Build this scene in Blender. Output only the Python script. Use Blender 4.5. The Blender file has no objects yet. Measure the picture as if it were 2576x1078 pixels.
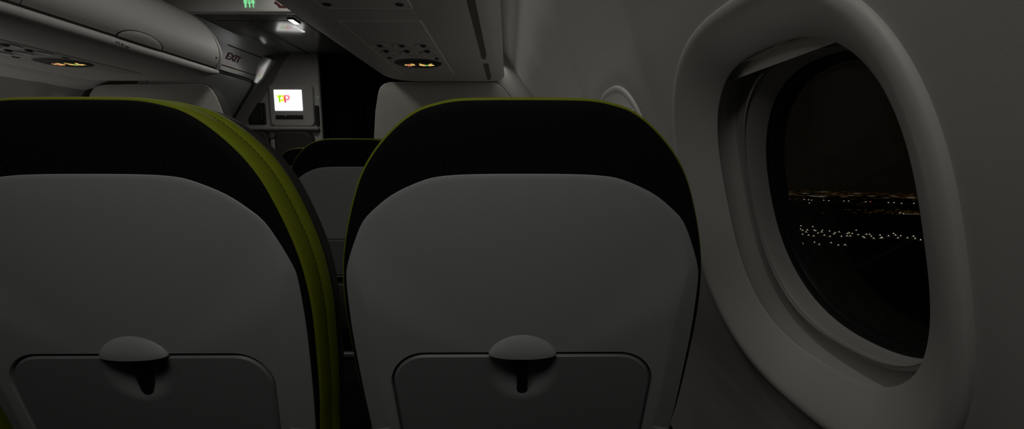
import bpy, bmesh, math, random
from mathutils import Vector, Matrix
C = bpy.context.scene.collection
sc = bpy.context.scene
E = 1.15                      # eye height above the cabin floor; all z below are written relative to the eye
CX = -1.51                    # centre line of the aisle
PI = math.pi

# ------------------------------------------------------------------ camera, world, exposure
cam_d = bpy.data.cameras.new('camera'); cam = bpy.data.objects.new('camera', cam_d); C.objects.link(cam)
cam_d.sensor_width = 36.0; cam_d.lens = 36.0*1000/2576; cam_d.clip_start = 0.02; cam_d.clip_end = 60000
cam.location = (0, 0, E); cam.rotation_euler = (PI/2-math.radians(7.4632), 0, -math.radians(0.4584))
sc.camera = cam
w = bpy.data.worlds.new('night_sky'); sc.world = w; w.use_nodes = True
w.node_tree.nodes['Background'].inputs[0].default_value = (1.0, 0.78, 0.45, 1)
w.node_tree.nodes['Background'].inputs[1].default_value = 0.0030
vs = sc.view_settings
sc.display_settings.display_device = 'sRGB'
vs.view_transform = 'Standard'; vs.look = 'None'; vs.gamma = 1; vs.exposure = 0.0; vs.use_curve_mapping = False

def area(name, loc, rot, sx, sy, power, col=(1, .97, .92), spread=PI):
    d = bpy.data.lights.new(name, 'AREA'); d.shape = 'RECTANGLE'; d.size = sx; d.size_y = sy
    d.energy = power; d.color = col; d.spread = spread
    o = bpy.data.objects.new(name, d); C.objects.link(o); o.location = (loc[0], loc[1], loc[2]+E); o.rotation_euler = rot
    return o
area('ceiling_wash_light', (-1.58, 1.5, 1.235), (0, 0, 0), 0.3, 2.9, 4.2)                    # ceiling lamp strip over the aisle
area('sidewall_wash_light', (-.052, 1.95, 0.735), (0, math.radians(-24), 0), 0.03, 2.4, 1.15, spread=math.radians(95))    # lamp behind the outer edge of the right bins
area('reading_lamp_row', (-.25, .04, .550), (math.radians(20), 0, 0), 0.8, 0.26, 2.05)       # reading lamps of the row the camera sits in
area('low_fill_right', (.34, 1.95, -.22), (0, math.radians(155), 0), 0.06, 1.9, 0.85)       # added low fill to brighten the bin undersides and partitions
area('low_fill_left', (-3.36, 1.6, -.22), (0, math.radians(-155), 0), 0.06, 2.6, 2.4)  # matching added fill on the left side
area('entry_lamp_light', (-1.73, 3.40, 1.105), (0, 0, 0), 0.06, 0.15, 2.3)

# ------------------------------------------------------------------ materials
def mat(name, col, rough=0.5, metal=0.0, bump=0.0, scale=200, spec=0.5, var=0.0, coat=0.0):
    m = bpy.data.materials.new(name); m.use_nodes = True; nt = m.node_tree; b = nt.nodes['Principled BSDF']
    b.inputs['Base Color'].default_value = (*col, 1); b.inputs['Roughness'].default_value = rough
    b.inputs['Metallic'].default_value = metal; b.inputs['Specular IOR Level'].default_value = spec
    b.inputs['Coat Weight'].default_value = coat; b.inputs['Coat Roughness'].default_value = .16
    if bump or var:
        tc = nt.nodes.new('ShaderNodeTexCoord'); n = nt.nodes.new('ShaderNodeTexNoise')
        n.inputs['Scale'].default_value = scale; n.inputs['Detail'].default_value = 3
        nt.links.new(tc.outputs['Object'], n.inputs['Vector'])
        if bump:
            bp = nt.nodes.new('ShaderNodeBump'); bp.inputs['Strength'].default_value = bump; bp.inputs['Distance'].default_value = 0.001
            nt.links.new(n.outputs['Fac'], bp.inputs['Height']); nt.links.new(bp.outputs['Normal'], b.inputs['Normal'])
        if var:
            mx = nt.nodes.new('ShaderNodeMix'); mx.data_type = 'RGBA'
            mx.inputs[6].default_value = tuple(c*(1-var) for c in col)+(1,); mx.inputs[7].default_value = tuple(min(1, c*(1+var)) for c in col)+(1,)
            nt.links.new(n.outputs['Fac'], mx.inputs[0]); nt.links.new(mx.outputs[2], b.inputs['Base Color'])
    return m
def emit(name, col, s):
    m = bpy.data.materials.new(name); m.use_nodes = True; nt = m.node_tree; nt.nodes.clear()
    e = nt.nodes.new('ShaderNodeEmission'); e.inputs[0].default_value = (*col, 1); e.inputs[1].default_value = s
    o = nt.nodes.new('ShaderNodeOutputMaterial'); nt.links.new(e.outputs[0], o.inputs[0]); return m
def glassmat(name):
    m = bpy.data.materials.new(name); m.use_nodes = True; nt = m.node_tree; nt.nodes.clear()
    t = nt.nodes.new('ShaderNodeBsdfTransparent'); t.inputs[0].default_value = (.93, .93, .92, 1)
    g = nt.nodes.new('ShaderNodeBsdfGlossy'); g.inputs['Roughness'].default_value = 0.03
    lw = nt.nodes.new('ShaderNodeLayerWeight'); p = nt.nodes.new('ShaderNodeMath'); p.operation = 'POWER'; p.inputs[1].default_value = 4
    f = nt.nodes.new('ShaderNodeMath'); f.operation = 'MULTIPLY_ADD'; f.inputs[1].default_value = .25; f.inputs[2].default_value = .015
    nt.links.new(lw.outputs['Facing'], p.inputs[0]); nt.links.new(p.outputs[0], f.inputs[0])
    x = nt.nodes.new('ShaderNodeMixShader'); o = nt.nodes.new('ShaderNodeOutputMaterial')
    nt.links.new(f.outputs[0], x.inputs[0]); nt.links.new(t.outputs[0], x.inputs[1]); nt.links.new(g.outputs[0], x.inputs[2]); nt.links.new(x.outputs[0], o.inputs[0])
    return m
M = dict(
    wall=mat('sidewall_plastic', (.42, .408, .388), .65, bump=.10, scale=650, var=.06),
    blind=mat('blind_plastic', (.78, .765, .74), .5),
    ring=mat('window_surround_plastic', (.50, .487, .464), .5),
    bin=mat('bin_plastic', (.43, .422, .405), .6),
    under=mat('bin_underside_plastic', (.45, .44, .425), .55),
    panel=mat('partition_laminate', (.56, .545, .49), .5, var=.03, scale=6),
    shell=mat('seat_shell_grey', (.33, .338, .343), .42, spec=.4),
    tray=mat('tray_grey', (.185, .19, .195), .42, spec=.4),
    latch=mat('latch_grey', (.33, .336, .34), .4),
    black=mat('black_leather', (.008, .0083, .0085), .75, spec=.06),
    blackp=mat('black_plastic', (.008, .008, .008), .5, spec=.3),
    green=mat('lime_leather', (.20, .235, .012), .6, bump=.2, scale=300, spec=.12),
    thread=mat('dark_thread', (.05, .065, .005), .8),
    char=mat('charcoal_leather', (.03, .03, .03), .6, spec=.2),
    brown=mat('pocket_fabric', (.045, .04, .033), .8, bump=.4, scale=300),
    metal=mat('grey_metal', (.24, .24, .24), .4, .6),
    rubber=mat('dark_trim', (.035, .035, .033), .6), seam=mat('olive_rubber', (.085, .085, .07), .6), edge=mat('pale_highlight', (.9, .89, .86), .4),
    groove=mat('dark_groove', (.02, .02, .02), .7),
    floor=mat('carpet_dark', (.02, .02, .022), .95, bump=.6, scale=500, var=.3),
    ceil=mat('ceiling_plastic', (.85, .84, .82), .6),
    eceil=mat('entry_ceiling_gloss', (.22, .22, .21), .12, coat=1.0, spec=.8),
    gloss=mat('mirror_facet_gloss', (.42, .42, .41), .13, metal=.6),
    ewall=mat('entry_lining', (.23, .227, .22), .3, coat=.3),
    attend=mat('attendant_panel_grey', (.55, .54, .52), .5),
    dark_backing=mat('black_backing', (.004, .004, .0045), .95, spec=.1),
    jump=mat('jumpseat_fabric', (.055, .05, .048), .8, bump=.3, scale=300),
    red=mat('dark_red_print', (.13, .010, .015), .6),
    ink=mat('dark_print', (.02, .02, .02), .6),
    glass=glassmat('window_acrylic'),
    pane=None, ground=mat('night_ground', (.004, .004, .004), .95),
    screen=emit('screen_white', (1, 1, 1), 1.6), lcd_y=emit('screen_yellow', (.85, .9, .02), 1.0), lcd_g=emit('screen_green', (.2, .8, .02), 1.0),
    lcd_r=emit('screen_red', (.9, .06, .12), 1.0), lcd_p=emit('screen_pink', (.95, .25, .35), 1.0), lcd_k=emit('screen_grey', (.45, .45, .45), 1.0),
    amber=emit('sign_amber', (.85, .55, .16), .85), sred=emit('sign_red', (.72, .24, .13), .75), sgreen=emit('sign_green', (.08, .45, .1), .8),
    lav=emit('lavatory_green', (.3, 1.0, .42), .75), led=emit('led_green', (.2, .5, .25), .5),
    lamp=emit('entry_lamp', (1, .98, .93), 1.5), lamp2=emit('entry_strip', (1, .99, .93), .6),
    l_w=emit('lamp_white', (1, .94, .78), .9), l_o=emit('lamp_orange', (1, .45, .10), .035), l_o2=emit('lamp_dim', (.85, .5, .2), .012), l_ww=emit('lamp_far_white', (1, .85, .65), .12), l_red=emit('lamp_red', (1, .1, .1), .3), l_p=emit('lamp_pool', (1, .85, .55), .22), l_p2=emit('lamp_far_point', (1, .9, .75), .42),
)

# ------------------------------------------------------------------ helpers
def link(name, bm, m, parent=None, smooth=True, kind=None, label=None, off=(0, 0, 0), angle=40):
    me = bpy.data.meshes.new(name)
    bmesh.ops.recalc_face_normals(bm, faces=bm.faces)
    if off != (0, 0, 0): bmesh.ops.translate(bm, vec=off, verts=bm.verts)
    bm.to_mesh(me); bm.free()
    for mm in (m if isinstance(m, (list, tuple)) else [m]): me.materials.append(mm)
    if smooth:
        me.polygons.foreach_set('use_smooth', [True]*len(me.polygons))
        me.set_sharp_from_angle(angle=math.radians(angle))
    o = bpy.data.objects.new(name, me); C.objects.link(o)
    if parent is not None: o.parent = parent
    if kind: o['kind'] = kind
    if label: o['label'] = label
    return o
def thing(name, label, cat, loc=(0, 0, 0), group=None, kind=None):
    o = bpy.data.objects.new(name, None); C.objects.link(o); o.location = (loc[0], loc[1], loc[2]); o.empty_display_size = .05
    if kind: o['kind'] = kind
    o['label'] = label; o['category'] = cat
    if group: o['group'] = group
    return o
def tag(o, label, cat, group=None):
    o['label'] = label; o['category'] = cat
    if group: o['group'] = group
    return o
def dup(root, loc, label):
    r = root.copy(); C.objects.link(r); r.location = loc; r['label'] = label
    for ch in list(root.children):
        c = ch.copy(); C.objects.link(c); c.parent = r
        for g in list(ch.children):
            d = g.copy(); C.objects.link(d); d.parent = c
    return r
def W(x, y, z): return Vector((x, y, z+E))
def loft(bm, rings, closed=True, cap0=False, cap1=False, mi=0):
    vr = [[bm.verts.new(p) for p in r] for r in rings]
    n = len(rings[0])
    for a, b in zip(vr[:-1], vr[1:]):
        for i in range(n if closed else n-1):
            j = (i+1) % n
            try: bm.faces.new((a[i], a[j], b[j], b[i])).material_index = mi
            except ValueError: pass
    if cap0: bm.faces.new(vr[0]).material_index = mi
    if cap1: bm.faces.new(list(reversed(vr[-1]))).material_index = mi
    return vr
def fan(bm, ring, c, mi=0):
    v = bm.verts.new(c)
    for i in range(len(ring)): bm.faces.new((ring[i], ring[(i+1) % len(ring)], v)).material_index = mi
def box(bm, x0, x1, y0, y1, z0, z1, bev=0.0, seg=2, mi=0):
    t = bmesh.new(); bmesh.ops.create_cube(t, size=1)
    for v in t.verts: v.co = Vector((x0+(v.co.x+.5)*(x1-x0), y0+(v.co.y+.5)*(y1-y0), z0+(v.co.z+.5)*(z1-z0)+E))
    if bev: bmesh.ops.bevel(t, geom=list(t.edges), offset=bev, segments=seg, affect='EDGES', profile=.5)
    merge(bm, t, mi)
def merge(bm, t, mi=0):
    mp = {v: bm.verts.new(v.co) for v in t.verts}
    for f in t.faces:
        try: bm.faces.new([mp[v] for v in f.verts]).material_index = mi
        except ValueError: pass
    t.free()
def tube(bm, pts, r, n=12, mi=0):
    pts = [Vector(p) for p in pts]; rings = []
    for i, p in enumerate(pts):
        d = (pts[min(i+1, len(pts)-1)]-pts[max(i-1, 0)]).normalized()
        a = d.cross(Vector((0, 0, 1)) if abs(d.z) < .9 else Vector((1, 0, 0))).normalized(); b = d.cross(a)
        rr = r[i] if isinstance(r, (list, tuple)) else r
        rings.append([p+a*rr*math.cos(k*2*PI/n)+b*rr*math.sin(k*2*PI/n) for k in range(n)])
    loft(bm, rings, True, True, True, mi)
def lathe(bm, c, prof, n=32, sx=1, sy=1, mi=0, capend=True):
    """profile (radius, dz) around the vertical axis through c"""
    rings = [[W(c[0]+r*sx*math.cos(k*2*PI/n), c[1]+r*sy*math.sin(k*2*PI/n), c[2]+dz) for k in range(n)] for r, dz in prof]
    vr = loft(bm, rings, True, False, False, mi)
    if capend: bm.faces.new(vr[-1]).material_index = mi
def catmull(P, per=6):
    out = []
    for i in range(len(P)-1):
        p0 = P[max(i-1, 0)]; p1 = P[i]; p2 = P[i+1]; p3 = P[min(i+2, len(P)-1)]
        for k in range(per):
            t = k/per
            out.append(tuple(.5*((2*b)+(-a+c)*t+(2*a-5*b+4*c-d)*t*t+(-a+3*b-3*c+d)*t**3) for a, b, c, d in zip(p0, p1, p2, p3)))
    out.append(tuple(P[-1])); return out
def poly_normals(P, closed):
    n = len(P); N = []
    for i in range(n):
        a = P[(i-1) % n] if (closed or i > 0) else P[i]; b = P[(i+1) % n] if (closed or i < n-1) else P[i]
        tx, tz = b[0]-a[0], b[1]-a[1]; L = math.hypot(tx, tz) or 1; N.append((tz/L, -tx/L))
    return N
def inset(P, d, closed=True):
    """moves a loop inward (towards its inside, clockwise or not is handled by the sign of the area)"""
    A = sum(P[i][0]*P[(i+1) % len(P)][1]-P[(i+1) % len(P)][0]*P[i][1] for i in range(len(P)))
    s = 1 if A > 0 else -1
    return [(p[0]-s*n[0]*d, p[1]-s*n[1]*d) for p, n in zip(P, poly_normals(P, closed))]
def radial(P, c, ang):
    """distance from c to the closed loop P along each angle"""
    out = []
    for t in ang:
        dx, dz = math.cos(t), math.sin(t); best = 0
        for i in range(len(P)):
            ax, az = P[i][0]-c[0], P[i][1]-c[1]; bx, bz = P[(i+1) % len(P)][0]-c[0], P[(i+1) % len(P)][1]-c[1]
            ex, ez = bx-ax, bz-az; den = dx*ez-dz*ex
            if abs(den) < 1e-12: continue
            u = (ax*ez-az*ex)/den; v = (ax*dz-az*dx)/den
            if u > 0 and -1e-6 <= v <= 1+1e-6: best = max(best, u)
        out.append(best)
    return out
def text_bm(s, size, extrude=0.0005, bold=0.0):
    cu = bpy.data.curves.new('lettering', 'FONT'); cu.body = s; cu.size = size; cu.extrude = extrude; cu.offset = bold
    cu.align_x = 'CENTER'; cu.align_y = 'CENTER'
    o = bpy.data.objects.new('lettering', cu); C.objects.link(o); dg = bpy.context.evaluated_depsgraph_get()
    me = bpy.data.meshes.new_from_object(o.evaluated_get(dg)); bm = bmesh.new(); bm.from_mesh(me)
    bpy.data.objects.remove(o); bpy.data.curves.remove(cu); bpy.data.meshes.remove(me); return bm
def prism(bm, pts, frame, t=.002, mi=0):
    """flat shape pts (a,b) extruded by t in the frame (origin, A, B, N)"""
    o, A, B, N = frame
    loft(bm, [[o+A*a+B*b for a, b in pts], [o+A*a+B*b+N*t for a, b in pts]], True, True, True, mi)
def disc_pts(a, b, ra, rb, n=16): return [(a+ra*math.cos(k*2*PI/n), b+rb*math.sin(k*2*PI/n)) for k in range(n)]
def bar(a0, b0, a1, b1, w):
    L = math.hypot(a1-a0, b1-b0); nx, ny = -(b1-b0)/L*w/2, (a1-a0)/L*w/2
    return [(a0+nx, b0+ny), (a1+nx, b1+ny), (a1-nx, b1-ny), (a0-nx, b0-ny)]

# ------------------------------------------------------------------ sidewall profile (X as a function of height) and the fuselage walls
S = .27; SL = math.sqrt(1+S*S)
PROF = [(.45, -1.15), (.485, -1.02), (.505, -.85), (.51, -.68), (.493, -.50), (.439, -.30), (.385, -.10), (.331, .10), (.302, .207), (.268, .325), (.205, .455), (.125, .575), (.02, .736), (-.10, .87), (-.27, 1.0), (-.42, 1.1)]
PD = catmull(PROF, 8)
def wx(z):
    for a, b in zip(PD[:-1], PD[1:]):
        if a[1] <= z <= b[1]: return a[0]+(b[0]-a[0])*(z-a[1])/max(1e-9, b[1]-a[1])
    return PD[0][0] if z < PD[0][1] else PD[-1][0]
BAY = .64; WC = .58
def smooth(a, b, t): t = max(0, min(1, (t-a)/(b-a))); return t*t*(3-2*t)
def rib(y, z):
    d = (y-WC-BAY/2) % BAY; d = min(d, BAY-d)
    return .016*math.exp(-(d/.05)**2)*smooth(.06, .34, z)*(1-smooth(.45, .62, z))
def wallpt(y, z): return W(wx(z)-rib(y, z), y, z)
def superell(A, B, e, n=96):
    out = []
    for k in range(n):
        t = 2*PI*k/n; c, s = math.cos(t), math.sin(t); r = (abs(c)**e+abs(s)**e)**(-1/e)
        out.append((A*c*r, B*s*r))
    return out
def wall_right():
    bm = bmesh.new(); ZB0, ZB1 = -.47, .31
    Ys0 = WC-BAY*1.5; nb = 5
    zs_lo = [-1.15, -1.05, -.95, -.85, -.75, -.68, -.6, -.53, ZB0]
    zs_hi = [ZB1+(1.1-ZB1)*k/16 for k in range(17)]
    NS = 20
    def grid(y0, y1, zs, ns=NS):
        loft(bm, [[wallpt(y0+(y1-y0)*i/ns, z) for i in range(ns+1)] for z in zs], False)
    for k in range(nb):
        c = WC+(k-1)*BAY; y0, y1 = c-BAY/2, c+BAY/2
        grid(y0, y1, zs_lo); grid(y0, y1, zs_hi)
        # loop of rectangle border points
        rect = [(y0+(y1-y0)*i/NS, ZB0) for i in range(NS)]+[(y1, ZB0+(ZB1-ZB0)*i/NS) for i in range(NS)]+[(y1-(y1-y0)*i/NS, ZB1) for i in range(NS)]+[(y0, ZB1-(ZB1-ZB0)*i/NS) for i in range(NS)]
        inner = []
        for (y, z) in rect:
            a, b = y-c, z*SL+.088
            t = math.atan2(b/.31, a/.26); cc, ss = math.cos(t), math.sin(t); r = (abs(cc)**2.6+abs(ss)**2.6)**(-1/2.6)
            inner.append((c+.257*cc*r, (-.088+.307*ss*r)/SL))
        rings = []
        for q in range(13):
            u = q/12; rings.append([wallpt(o[0]+(i[0]-o[0])*u, o[1]+(i[1]-o[1])*u) for o, i in zip(rect, inner)])
        loft(bm, rings, True)
    a = WC+3.5*BAY
    for q in range(4): grid(a+BAY*q, a+BAY*(q+1), zs_lo+[-.3, -.1, .1, .2]+zs_hi)
    a = WC-1.5*BAY
    for q in range(2): grid(a-BAY*(q+1), a-BAY*q, zs_lo+[-.3, -.1, .1, .2]+zs_hi)
    bmesh.ops.remove_doubles(bm, verts=bm.verts, dist=1e-4)
    return link('wall_right', bm, M['wall'], kind='structure', angle=80)
wall_right()
bm = bmesh.new()
loft(bm, [[W(-3.02-wx(z)+rib(y, z), y, z) for z in [-1.15+2.25*k/60 for k in range(61)]] for y in [-1.66+.04*i for i in range(120)]], False)
link('wall_left', bm, M['wall'], kind='structure', angle=80)
bm = bmesh.new(); box(bm, -3.6, .56, -1.75, 6.0, -1.2, -1.15); link('floor', bm, M['floor'], kind='structure', smooth=False)
bm = bmesh.new(); box(bm, -2.75, -.28, -1.75, 2.95, 1.25, 1.29); link('ceiling', bm, M['ceil'], kind='structure', smooth=False)
bm = bmesh.new(); box(bm, -.36, .40, 3.16, 3.20, -1.15, 1.1); link('wall_bulkhead', bm, M['wall'], kind='structure', smooth=False)
bm = bmesh.new(); box(bm, -3.7, .7, -1.78, -1.70, -1.15, 1.3); link('wall_back', bm, M['dark_backing'], kind='structure', smooth=False)

# ------------------------------------------------------------------ windows
T = Vector((-S, 0, 1))/SL; N = Vector((1, 0, S))/SL; YA = Vector((0, 1, 0))
def winpt(a, b, n): return Vector((.358, WC, E))+YA*a+T*b+N*n
def rings_bm(spec, nn=112):
    bm = bmesh.new()
    loft(bm, [[winpt(a, b+cb, n) for a, b in superell(A, B, e, nn)] for A, B, n, e, cb in spec], True); return bm
def make_window():
    root = bpy.data.objects.new('window_1', None); C.objects.link(root); root.location = (.358, WC, E); root['kind'] = 'structure'
    off = (-.358, -WC, -E)
    c = -.088
    spec = [(.262, .312, .014, 2.6, c), (.2625, .3125, .001, 2.6, c), (.2615, .3115, -.0045, 2.6, c), (.258, .308, -.0068, 2.6, c), (.252, .302, -.0074, 2.6, c), (.246, .2965, -.0062, 2.6, c), (.240, .291, -.0030, 2.65, c),
            (.228, .280, .006, 2.7, c), (.213, .266, .0175, 2.75, c), (.199, .2535, .0290, 2.8, c), (.189, .2445, .0390, 2.8, c), (.1848, .2408, .0425, 2.8, c), (.184, .24, .0440, 2.8, c), (.1855, .2415, .0458, 2.8, c), (.212, .268, .048, 2.8, c)]
    link('window_surround', rings_bm(spec), M['ring'], root, off=off, angle=50)
    c2, c3 = -.092, -.1
    spec = [(.2135, .2695, .047, 2.8, c), (.224, .28, .060, 2.7, c), (.224, .28, .084, 2.7, c2), (.214, .269, .0965, 2.7, c2), (.198, .252, .0985, 2.6, c2), (.184, .2365, .0930, 2.6, c2), (.1755, .2275, .0865, 2.6, c2), (.172, .224, .0840, 2.6, c2), (.1722, .2242, .0848, 2.6, c2), (.178, .230, .0856, 2.6, c2),
            (.1775, .229, .0892, 2.6, c2), (.1735, .2245, .0900, 2.6, c2), (.1745, .2245, .096, 2.5, c2), (.178, .223, .112, 2.4, c3), (.18, .22, .1255, 2.3, c3)]
    link('window_reveal', rings_bm(spec), M['ring'], root, off=off, angle=35)
    spec = [(.1805, .2205, .1245, 2.3, c3), (.177, .217, .1285, 2.3, c3), (.168, .208, .1295, 2.3, c3), (.166, .206, .132, 2.3, c3), (.166, .206, .15, 2.3, c3), (.2, .25, .152, 2.3, c3)]
    link('window_seal', rings_bm(spec), M['blackp'], root, off=off, label='black rubber window seal')
    for nm, nd in (('window_pane', .1335), ('outer_pane', .148)):
        bm = bmesh.new(); A, B = (.168, .208) if nm == 'window_pane' else (.19, .235)
        loft(bm, [[winpt(a, b+c3, nd) for a, b in superell(A, B, 2.3)], [winpt(a, b+c3, nd+.004) for a, b in superell(A, B, 2.3)]], True, True, True)
        link(nm, bm, M['glass'], root, off=off)
    # raised blind: everything of the slot outline above b = .128
    def blind_loop(n, b0=.128, A=.203, B=.258):
        P = [(a, b+c) for a, b in superell(A, B, 2.7, 240) if b+c >= b0]
        P.sort(key=lambda p: -p[0]); return [winpt(a, b, n) for a, b in [(P[0][0], b0)]+P+[(P[-1][0], b0)]]
    bm = bmesh.new(); loft(bm, [blind_loop(.060), blind_loop(.065)], True, True, True)
    bl = link('window_blind', bm, M['blind'], root, off=off, label='raised window blind')
    bm = bmesh.new(); lo = catmull([(.122, .1585), (.10, .1515), (.07, .1463), (.036, .1437), (.005, .1447), (-.015, .1475), (-.028, .1515)], 5)
    hp = [*lo, (-.028, .186), (.122, .186)]; hf = [(a, b+.0035) for a, b in lo]+[(-.028, .186), (.122, .186)]
    loft(bm, [[winpt(a, b, .0610) for a, b in hp], [winpt(a, b, .0555) for a, b in hf], [winpt(a, b+.0012, .0505) for a, b in hf]], True, True, True)
    link('blind_handle', bm, M['blind'], bl, off=off, label='curved pull lip of the blind')
    return root
w1 = make_window()
for i, k in enumerate((1, 2, -1, 3)):
    o = dup(w1, (.358, WC+k*BAY, E), ''); del o['label']; o.name = 'window_%d' % (i+2); o['kind'] = 'structure'

# ------------------------------------------------------------------ passenger seats
Y0 = .75
def yb(z): return .517-.16*(z+.25)
def sp(u, z, n): return Vector((u, yb(z)+n-Y0, z+E))
HW = [(0, .0705), (.04, .0703), (.075, .0693), (.10, .065), (.124, .057), (.150, .039), (.177, .011), (.1965, -.02), (.212, -.06), (.2235, -.10), (.2305, -.139), (.2335, -.185), (.232, -.24), (.2255, -.33), (.218, -.39), (.21, -.5), (.205, -.63)]
SH = [(0, -.0135), (.05, -.0138), (.09, -.0155), (.118, -.0205), (.155, -.0365), (.181, -.0555), (.198, -.073), (.212, -.101), (.2225, -.128), (.2262, -.145), (.2275, -.185), (.2265, -.24), (.221, -.33), (.2155, -.392)]
def arch(P, per=6):
    R = catmull(P, per); L = [(-u, z) for u, z in R[1:]]
    return list(reversed(R))+L          # from the right bottom over the top to the left bottom
def arch_rings(P, spec):
    A = arch(P); R = []
    for d, n in spec:
        Q = inset(A, d, False)
        R.append([sp(u, z, n) for u, z in Q])
    return R
def make_seat():
    root = thing('passenger_chair', '', 'seat', (0, 0, 0), 'airliner seats right of the aisle')
    bm = bmesh.new(); R = arch_rings(HW, [(.105, .014), (.095, .013), (.092, -.004), (.06, -.004), (.03, -.004), (.012, -.004), (.0035, -.0035), (.001, -.002), (.0, .001), (.0, .010)])
    vr = loft(bm, R, True); bm.faces.new(vr[0]); link('headrest_cover', bm, M['black'], root, label='black leather hood over the top of the seat back')
    bm = bmesh.new(); loft(bm, arch_rings(HW, [(.0015, .0035), (-.0022, .004), (-.0036, .0065), (-.0046, .012), (-.0052, .0285), (-.0040, .030), (-.0040, .0312), (-.0058, .0325), (-.0065, .045), (-.0055, .057), (-.002, .064), (.004, .066)]), True)
    tr = link('side_trim', bm, M['green'], root, label='lime green stitched side panel', angle=60)
    bm = bmesh.new(); A = inset(arch(HW), -.0043, False); nst = 0; acc = 0
    for i in range(len(A)-1):
        L = math.hypot(A[i+1][0]-A[i][0], A[i+1][1]-A[i][1]); k = max(1, round(L/.009))
        for j in range(k):
            p = [(A[i][0]+(A[i+1][0]-A[i][0])*t, A[i][1]+(A[i+1][1]-A[i][1])*t) for t in (j/k, (j+.62)/k)]
            tube(bm, [sp(*p[0], .0306), sp(*p[1], .0306)], .0009, 5)
    link('stitching', bm, M['thread'], tr)
    bm = bmesh.new(); R = arch_rings(HW, [(.002, .062), (-.003, .067), (-.004, .078), (.0, .090), (.012, .100), (.04, .108), (.08, .110)])
    vr = loft(bm, R, True); bm.faces.new(vr[-1]); link('back_cushion', bm, M['char'], root)
    # grey shell with a recess for the tray table
    cz = -.30; c = (0, cz); NA = 220; ang = [2*PI*k/NA for k in range(NA)]
    A = arch(SH, 8); n0 = len(A)
    bot = [(A[-1][0]+(A[0][0]-A[-1][0])*k/20, A[-1][1]) for k in range(1, 20)]
    loop = A+bot
    def off(d0, d1):   # inset that grows from d0 at the top to d1 on the flanks
        s = poly_normals(loop, True); ar = sum(loop[i][0]*loop[(i+1) % len(loop)][1]-loop[(i+1) % len(loop)][0]*loop[i][1] for i in range(len(loop)))
        sg = 1 if ar > 0 else -1; out = []
        for p, nn in zip(loop, s):
            d = d0+(d1-d0)*smooth(.07, .22, -p[1])
            if p[1] < -.3919: d = min(d, .004)
            out.append((p[0]-sg*nn[0]*d, p[1]-sg*nn[1]*d))
        return out
    # tray outline
    def tray_loop(g):
        P = []; hw, top, bt, r = .1775+g, -.2525+g, -.384-g, .047+g
        for k in range(25): t = PI/2*k/24; P.append((hw-r+r*math.cos(t)+0.0, top-r+r*math.sin(t)))
        for k in range(1, 30): P.append((hw-r-(2*hw-2*r)*k/30, top))
        for k in range(25): t = PI/2+PI/2*k/24; P.append((-hw+r+r*math.cos(t), top-r+r*math.sin(t)))
        b = .006
        for k in range(1, 8): P.append((-hw+b*k/8*1.0, top-r+(bt-top+r)*k/8))
        for k in range(0, 31): P.append((-hw+b+(2*hw-2*b)*k/30, bt))
        for k in range(1, 8): P.append((hw-b+b*k/8, bt+(top-r-bt)*k/8))
        return P
    def rr(P): return [(c[0]+r*math.cos(t), c[1]+r*math.sin(t)) for r, t in zip(radial(P, c, ang), ang)]
    hole = rr(tray_loop(.0014))
    bm = bmesh.new(); rings = []
    for P, n in ((rr(loop), .003), (rr(loop), -.0042), (rr(off(.0008, .001)), -.0052), (rr(off(.0025, .004)), -.0058), (rr(off(.006, .0275)), (-.0063, -.0142)), (rr(off(.009, .032)), (-.0066, -.0147))):
        rings.append([sp(u, z, n if isinstance(n, float) else n[0]+(n[1]-n[0])*smooth(.07, .20, -z)) for u, z in P])
    last = rr(off(.009, .032))
    nl = [-.0066-.0081*smooth(.07, .20, -z) for u, z in last]
    for q in (.15, .3, .45, .6, .75, .9): rings.append([sp(a[0]+(b[0]-a[0])*q, a[1]+(b[1]-a[1])*q, n_+(-.0146-n_)*q) for a, b, n_ in zip(last, hole, nl)])
    rings.append([sp(u, z, -.0146) for u, z in hole]); rings.append([sp(u, z, -.013) for u, z in rr(tray_loop(.0012))]); rings.append([sp(u, z, .012) for u, z in rr(tray_loop(.0012))])
    vr = loft(bm, rings, True); bm.faces.new(vr[-1]); link('back_shell', bm, M['shell'], root, label='grey plastic seat back shell', angle=25)
    # tray table with the finger dish
    bm = bmesh.new(); tl = tray_loop(0); rings = []
    def disp(u, z):
        r = math.hypot(u/.049, (z+.2765)/.049)
        return .0105*(1-smooth(.4, 1.02, r))
    for d, n in ((0, .010), (0, -.0085), (.0028, -.0125), (.0058, -.0152)):
        P = rr(inset(tl, d)); rings.append([sp(u, z, n+(disp(u, z) if d > .005 else min(disp(u, z), .012)*(1 if n < 0 else 0))) for u, z in P])
    base = rr(inset(tl, .0058))
    for q in range(1, 46):
        k = 1-q/46
        rings.append([sp(c[0]+u*k, c[1]+(z-c[1])*k, -.0152+disp(u*k, c[1]+(z-c[1])*k)) for u, z in base])
    vr = loft(bm, rings, True); fan(bm, vr[-1], sp(0, cz, -.0152+disp(0, cz)))
    tt = link('tray_table', bm, M['tray'], root, label='folded grey tray table', angle=28)
    # latch: upper dome
    bm = bmesh.new(); rg = []
    for q in range(9):
        v = q/8
        row = []
        for k in range(25):
            t = PI*k/24; u = -.0455*math.cos(t); h = .0285*math.sin(t)**1.3
            row.append(sp(u*(1-.0*v), -.2535+h*(1-v)-.0035*math.sin(t)*(v), -.0145-.0105*math.sin(t)**.8*math.sin(v*PI/2)**.8))
        rg.append(row)
    rg.append([sp(-.0455*math.cos(PI*k/24), -.2555-.003*math.sin(PI*k/24), -.010) for k in range(25)])
    loft(bm, rg, False); bmesh.ops.remove_doubles(bm, verts=bm.verts, dist=1e-5); bmesh.ops.holes_fill(bm, edges=[e for e in bm.edges if e.is_boundary])
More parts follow.
